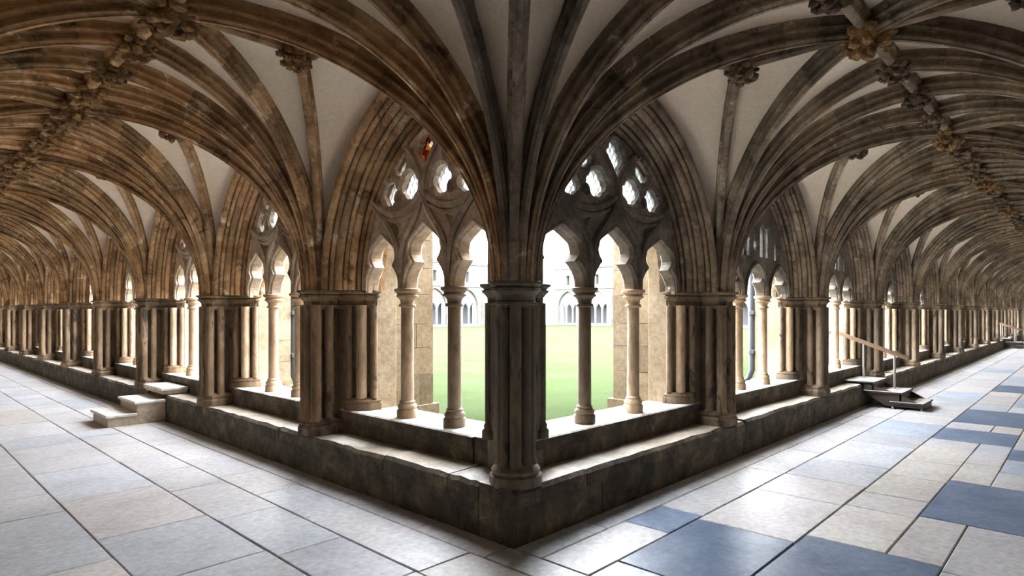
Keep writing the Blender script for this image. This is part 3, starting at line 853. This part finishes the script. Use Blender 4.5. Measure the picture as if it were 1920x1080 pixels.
    for pts, r in extra:
        pp = [Vector(p) for p in pts]; fine = []
        for i in range(len(pp)-1):       # catmull-rom
            p0 = pp[max(0, i-1)]; p1 = pp[i]; p2 = pp[i+1]; p3 = pp[min(len(pp)-1, i+2)]
            for q in range(4):
                t = q/4
                fine.append(.5*((2*p1)+(-p0+p2)*t+(2*p0-5*p1+4*p2-p3)*t*t+(-p0+3*p1-3*p2+p3)*t**3))
        fine.append(pp[-1])
        mb = MB(); tube(mb, fine, r, 6); ex.append(mb.mesh('tracery_moulding', mat, 50))
    return st, pm, ex
for sd, S in SIDES.items():
    TF = tracery(sd, 'flow'); TP = tracery(sd, 'panel') if sd == 'R' else None
    for k in range(S['nb']):
        st, pm, ex = TF if (sd == 'L' or k == 0) else TP
        how = 'flowing' if (sd == 'L' or k == 0) else 'upright panel'
        t = thing('window_tracery', '%s stone tracery with leaded glass in the %s window of the %s walk' % (how, ORD[k+1], S['w']), 'tracery', P(sd, S['u0']+S['b']*(k+.5), 0, 0), 'window tracery of the %s walk' % S['w'])
        ob('stone_tracery', st, t)
        for m in ex: ob('tracery_moulding', m, t)
        for i, m in enumerate(pm):
            o = ob('glass_pane', m, t)
            if k == 0 and i == 6:
                if sd == 'R': continue
                o2 = m.copy(); o2.materials[0] = M['red']; o.data = o2; tag(o, 'red and amber leaded pane at the head')

# ------------------------------------------------------------------ vaults
def stones(name, meshes, parent):
    e = ob(name, None, parent)
    for m in meshes: ob('voussoir', m, e)
def build_bay(sd):
    """meshes of one regular bay, local origin on the arcade line at the first pier"""
    S = SIDES[sd]; b = S['b']; nr = S['nr']; rib = M['rib'+sd]; back = 2*nr-NS
    lat = .50*(NS-.02)+.50*nr - .03
    parts = []
    def pl(u, n): return P(sd, u, n, 0)[:2]
    for (us, um) in ((0, 1), (b, -1)):
        for (ns, nm, nl) in ((NS, 1, lat), (back, -1, 2*nr-lat)):
            Sp = pl(us, ns)
            T = [pl(b/2, ns), pl(b/2, nl), pl(b/2, nr), pl(us+um*b/4, nr), pl(us, nr)]
            for i in range(4): parts.append(('web_panel', web_mesh('web_panel', Sp, T[i], T[i+1], M['web'])))
            parts.append(('tierceron_rib', rib_mesh('tierceron_rib', Sp, T[1], rib, THIN), rib_stones(Sp, T[1], rib, THIN)))
            parts.append(('diagonal_rib', rib_mesh('diagonal_rib', Sp, T[2], rib), rib_stones(Sp, T[2], rib)))
            parts.append(('tierceron_rib', rib_mesh('tierceron_rib', Sp, T[3], rib), rib_stones(Sp, T[3], rib)))
            if us == 0: parts.append(('transverse_rib', rib_mesh('transverse_rib', Sp, T[4], rib), rib_stones(Sp, T[4], rib)))
            if nm == -1 and us == 0:
                mb = MB(); lathe(mb, [(.02, ZS-.45), (.05, ZS-.40), (.09, ZS-.22), (.13, ZS-.14), (.14, ZS-.10), (.17, ZS-.08), (.20, ZS-.03), (.19, ZS+.01)], Sp[0], Sp[1], 12)
                parts.append(('wall_corbel', mb.mesh('wall_corbel', rib, 40)))
            if nm == -1: parts.append(('wall_rib', rib_mesh('wall_rib', Sp, T[0], rib, THIN), rib_stones(Sp, T[0], rib, THIN)))
    for p, q in (((0, nr), (b/4, nr)), ((b/4, nr), (b/2, nr)), ((b/2, nr), (3*b/4, nr)), ((3*b/4, nr), (b, nr)), ((b/2, nr), (b/2, lat)), ((b/2, nr), (b/2, 2*nr-lat))):
        parts.append(('ridge_rib', ridge_mesh('ridge_rib', pl(*p), pl(*q), rib)))
    return parts, lat
for sd, S in SIDES.items():
    parts, lat = build_bay(sd); b = S['b']; nr = S['nr']
    for k in range(S['nb']):
        t = thing('vault_bay', 'rib vault bay with carved bosses over the %s walk, %s from the corner' % (S['w'], ORD[k+1]), 'vault', P(sd, S['u0']+b*k, 0, 0), 'vault bays of the %s walk' % S['w'])
        for pt in parts:
            if len(pt) == 3 and k < 3: stones(pt[0], pt[2], t)
            else: ob(pt[0], pt[1], t)
        zb = ZS+HV-.13
        for j, (u, n, kind) in enumerate(((b/2, nr, 'big'), (b/4, nr, 'mid'), (3*b/4, nr, 'mid'), (0, nr, 'mid'), (b/2, lat, 'mid'), (b/2, 2*nr-lat, 'mid'))):
            ms = BOSS[(sd, kind)]
            x, y, _ = P(sd, u, n, 0); o = ob('carved_boss', ms[(k+j) % len(ms)], t, (x, y, zb)); o.rotation_euler = (0, 0, (k*2.1+j*1.3) % 6.28)
# corner bay
t = thing('vault_bay', 'rib vault bay fanning from the corner pier where the two walks meet', 'vault')
L_, R_ = SIDES['L'], SIDES['R']
cxr, cyr = L_['nr'], R_['nr']; S0 = (R_['u0'], L_['u0'])
S0 = (.17, .15); bx, by = nbL, nbR
def mid2(a, b_): return ((a[0]+b_[0])/2, (a[1]+b_[1])/2)
CC = (cxr, cyr)
fans = [
    ((R_['u0'], NS), [(R_['u0'], cyr), ((R_['u0']+cxr)/2, cyr), CC, (cxr, (L_['u0']+cyr)/2), (cxr, L_['u0'])], 'C', 'g'),
    ((R_['u0'], by), [(R_['u0'], cyr), ((R_['u0']+cxr)/2, cyr), CC, (cxr, (by+cyr)/2), (cxr, by)], 'R', 'r'),
    ((bx, L_['u0']), [(cxr, L_['u0']), (cxr, (L_['u0']+cyr)/2), CC, ((bx+cxr)/2, cyr), (bx, cyr)], 'L', 'l'),
    ((bx, by), [(bx, cyr), ((bx+cxr)/2, cyr), CC, (cxr, (by+cyr)/2), (cxr, by)], 'L', 'b')]
for Sp, T, key, _ in fans:
    rm = M['rib'+key]
    for i in range(4): ob('web_panel', web_mesh('web_panel', Sp, T[i], T[i+1], M['web']), t)
    stones('tierceron_rib', rib_stones(Sp, T[1], rm), t)
    stones('diagonal_rib', rib_stones(Sp, T[2], rm), t)
    stones('tierceron_rib', rib_stones(Sp, T[3], rm), t)
ob('transverse_rib', rib_mesh('transverse_rib', fans[1][0], (R_['u0'], cyr), M['ribR']), t)
for p, q in (((R_['u0'], cyr), CC), (CC, (cxr, L_['u0'])), (CC, (bx, cyr)), (CC, (cxr, by))):
    ob('ridge_rib', ridge_mesh('ridge_rib', p, q, M['ribC']), t)
for j, (x, y, kd) in enumerate(((cxr, cyr, 'big'), ((R_['u0']+cxr)/2, cyr, 'mid'), (cxr, (L_['u0']+cyr)/2, 'mid'), ((bx+cxr)/2, cyr, 'mid'), (cxr, (by+cyr)/2, 'mid'))):
    ob('carved_boss', BOSS[('R', kd)][j % 2], t, (x, y, ZS+HV-.115))
# roof over the walks
rf = tag(ob('roof', box(MB(), nbL-.5, .78, nbR-.5, yL+.6, 4.5, 4.62).mesh('roof', M['lead'])), 'flat lead roof over the cloister walks', 'roof', None, 'structure')
ob('roof_sheet', box(MB(), .78, xR+.6, nbR-.5, .78, 4.5, 4.62).mesh('roof_sheet', M['lead']), rf)

# ------------------------------------------------------------------ steps
st = thing('stone_steps', 'short flight of three cream stone steps climbing over the left bench', 'steps')
y0, y1 = 7.22, 8.06
def step(x0, x1, z0, z1, y0=y0, y1=y1, lip=.03):
    g = ob('step', slab(MB(), x0, x1, y0, y1, z0, z1-.035, .004).mesh('step', M['step']), st)
    ob('step_tread', slab(MB(), x0-lip, x1, y0-.02, y1+.02, z1-.035, z1, .008).mesh('step_tread', M['sill']), g)
step(-.70, -.36, 0, .165); step(-.36, -.004, 0, .325); step(-.03, .292, ZB+.012, .485)
# fill of the lower part is the block of the second step
def wooden_steps(x, label, rails):
    t = thing('wooden_steps', label, 'steps', (x, 0, 0), 'wooden steps over the right bench')
    W = .80
    for (ya, yb, z) in ((-.90, -.41, .125), (-.60, -.015, .28), (-.19, .29, .43)):
        tr = ob('tread', slab(MB(), 0, W, ya, yb, z-.03, z, .004, 0, 1).mesh('tread', [M['tread_side'], M['tread_top']]), t)
        for i in range(1, 4):
            yy = ya+(yb-ya)*i/4; ob('anti_slip_strip', box(MB(), .03, W-.03, yy-.006, yy+.006, z, z+.003).mesh('anti_slip_strip', M['tread']), tr)
        mb = box(MB(), .03, W-.03, ya+.02, ya+.05, max(.02, z-.15), z-.03); ob('riser_frame', mb.mesh('riser_frame', M['tread_side']), t)
    for xx in (.03, W-.06):
        mb = MB(); vs = []
        for q in (0, .03): vs += [(xx+q, -.85, .04), (xx+q, -.85, .095), (xx+q, -.55, .25), (xx+q, -.01, .40), (xx+q, -.01, .24), (xx+q, -.35, .04)]
        mb.add(vs, [(0, 1, 2, 3, 4, 5), tuple(range(6, 12))] + [(i, (i+1) % 6, 6+(i+1) % 6, 6+i) for i in range(6)]); ob('stringer', mb.mesh('stringer', M['tread_side']), t)
        for yy in (-.87, -.45): ob('foot', lathe(MB(), [(.02, 0), (.02, .02), (.012, .03), (.012, .1)], xx+.015, yy, 10).mesh('foot', M['post']), t)
    for xr in rails:
        pts = [(-.36, .28, .86), (.13, .43, 1.04)]
        for yy, zb_, zt in pts:
            ob('post', lathe(MB(), [(.035, zb_), (.035, zb_+.012), (.021, zb_+.014), (.021, zt)], xr, yy, 12).mesh('post', M['post'], 40), t)
        ob('post', lathe(MB(), [(.035, ZL), (.035, ZL+.012), (.021, ZL+.014), (.021, 1.22)], xr, .60, 12).mesh('post', M['post'], 40), t)
        mb = MB(); path = [(xr, -.56, .80), (xr, -.36, .875), (xr, .13, 1.055), (xr, .52, 1.20), (xr, .60, 1.225), (xr, .78, 1.225)]
        prof = [(-.03, -.03), (.03, -.03), (.03, .025), (.015, .04), (-.015, .04), (-.03, .025)]
        vs = [(p[0]+a, p[1], p[2]+b_) for p in path for a, b_ in prof]; n = 6
        fs = [(i*n+j, i*n+(j+1) % n, (i+1)*n+(j+1) % n, (i+1)*n+j) for i in range(len(path)-1) for j in range(n)] + [tuple(range(n)), tuple((len(path)-1)*n+j for j in range(n))]
        ob('handrail', mb.add(vs, fs).mesh('handrail', M['rail']), t)
wooden_steps(8.35, 'dark wooden steps with a sloping handrail over the right bench, the nearer set', (.60,))
wooden_steps(30.6, 'far dark wooden steps with two handrails near the end of the right walk', (.05, .75))

# ------------------------------------------------------------------ downpipes on the garth side
for sd, k in (('L', 2), ('R', 2)):
    S = SIDES[sd]; du = -.25; npipe = (1.04 if sd == 'L' else .95)+.08
    t = thing('downpipe', 'blue-grey rainwater pipe fixed to the %s walk buttress' % S['w'], 'pipe', P(sd, S['u0']+S['b']*k+du, npipe, 0))
    mb = MB(); tube(mb, [(0, 0, 4.2), (0, 0, ZG+.25), P(sd, 0, .05, ZG+.12), P(sd, 0, .16, ZG+.04)], .048, 12); ob('pipe', mb.mesh('pipe', M['pipe'], 40), t)
    for z in (.95, 1.55, 2.2):
        lathe(mb := MB(), [(.058, z), (.06, z+.01), (.06, z+.07), (.058, z+.08)], 0, 0, 12); ob('collar', mb.mesh('collar', M['pipe'], 40), t)
        x0, y0 = P(sd, -.11, -.075, 0)[:2]; x1, y1 = P(sd, .11, -.02, 0)[:2]
        ob('bracket', box(MB(), x0, x1, y0, y1, z+.015, z+.065).mesh('bracket', M['pipe']), t)

# ------------------------------------------------------------------ far ranges across the garth
def far_range(sd, dist, u_lo, nbay, bay, label):
    """range whose face stands at n = dist, running along u"""
    t = thing('cloister_range', label, 'building', P(sd, 0, dist, 0))
    for i in range(nbay):
        u0 = u_lo+i*bay; c = u0+bay/2
        a = 1.15; hole = [(c-a, ZG+.15)] + [(c+u, z) for u, z in arch_pts(a, 1.45, 10, 1.95)] + [(c+a, ZG+.15)]
        up = [(c-.17, 3.95), (c+.17, 3.95), (c+.17, 4.75), (c-.17, 4.75)]
        loops = [[(u0, ZG-.2), (u0+bay, ZG-.2), (u0+bay, 5.4), (u0, 5.4)], hole, up]
        ob('wall_panel', plate('wall_panel', loops, .5, .03, M['far'], sd, .25), t)
        w_ = ob('window', None, t)
        th = [(c-a, ZG+.1)] + [(c+u, z) for u, z in arch_pts(a, 1.45, 10, 1.95)] + [(c+a, ZG+.1)]
        hs = []
        for q in (-1, 0, 1):
            m_ = c+q*.72; hs.append([(m_-.29, ZG+.2)] + [(m_+u, z) for u, z in arch_pts(.29, .55, 6, 1.75)] + [(m_+.29, ZG+.2)])
        w_.data = None
        s_ = ob('tracery', plate('tracery', [th]+hs, .15, .02, M['far'], sd, .3), w_)
        for h in ([foil(c-.38, 2.62, .17, .16), foil(c+.38, 2.62, .17, .16), foil(c, 2.98, .16, .16)]):
            mb = MB(); vs = [P(sd, u, .215, z) for u, z in h]; vs2 = [P(sd, u, .235, z) for u, z in h]; n = len(h)
            mb.add(vs+vs2, [tuple(range(n)), tuple(range(n, 2*n))] + [(j, (j+1) % n, n+(j+1) % n, n+j) for j in range(n)])
            ob('glass_pane', mb.mesh('glass_pane', M['lead']), w_)
        x0, y0 = P(sd, c-1.3, .9, 0)[:2]; x1, y1 = P(sd, c+1.3, .95, 0)[:2]
        ob('dark_interior', box(MB(), x0, x1, y0, y1, ZG, 5.2).mesh('dark_interior', M['dark']), t)
        x0, y0 = P(sd, u0-.2, -.5, 0)[:2]; x1, y1 = P(sd, u0+.2, .02, 0)[:2]
        ob('buttress', slab(MB(), x0, x1, y0, y1, ZG-.1, 3.5, .1).mesh('buttress', M['far']), t)
        if i % 2 == 0:
            x, y = P(sd, u0+.5, -.1, 0)[:2]; lathe(mb := MB(), [(.06, ZG), (.06, 5.3)], x, y, 8); ob('downpipe', mb.mesh('downpipe', M['pipe']), t)
    x0, y0 = P(sd, u_lo-.3, -.12, 0)[:2]; x1, y1 = P(sd, u_lo+bay*nbay+.3, .1, 0)[:2]
    ob('string_course', box(MB(), x0, x1, y0, y1, 3.58, 3.72).mesh('string_course', M['far']), t)
    ob('eaves', box(MB(), x0, x1, y0, y1, 5.35, 5.5).mesh('eaves', M['far']), t)
    mb = MB(); e0, e1 = u_lo-.4, u_lo+bay*nbay+.4
    vs = [P(sd, e0, -.2, 5.5), P(sd, e1, -.2, 5.5), P(sd, e1, 4.5, 7.6), P(sd, e0, 4.5, 7.6), P(sd, e0, 4.5, 5.4), P(sd, e1, 4.5, 5.4)]
    mb.add(vs, [(0, 1, 2, 3), (0, 1, 5, 4), (2, 3, 4, 5), (0, 3, 4), (1, 2, 5)]); ob('roof_slope', mb.mesh('roof_slope', M['lead']), t)
far_range('R', 34.0, 14.4, 7, 3.2, 'far pale stone range across the lawn, left of the corner pier')
far_range('L', 38.0, 10.6, 7, 3.2, 'far pale stone range across the lawn, right of the corner pier')
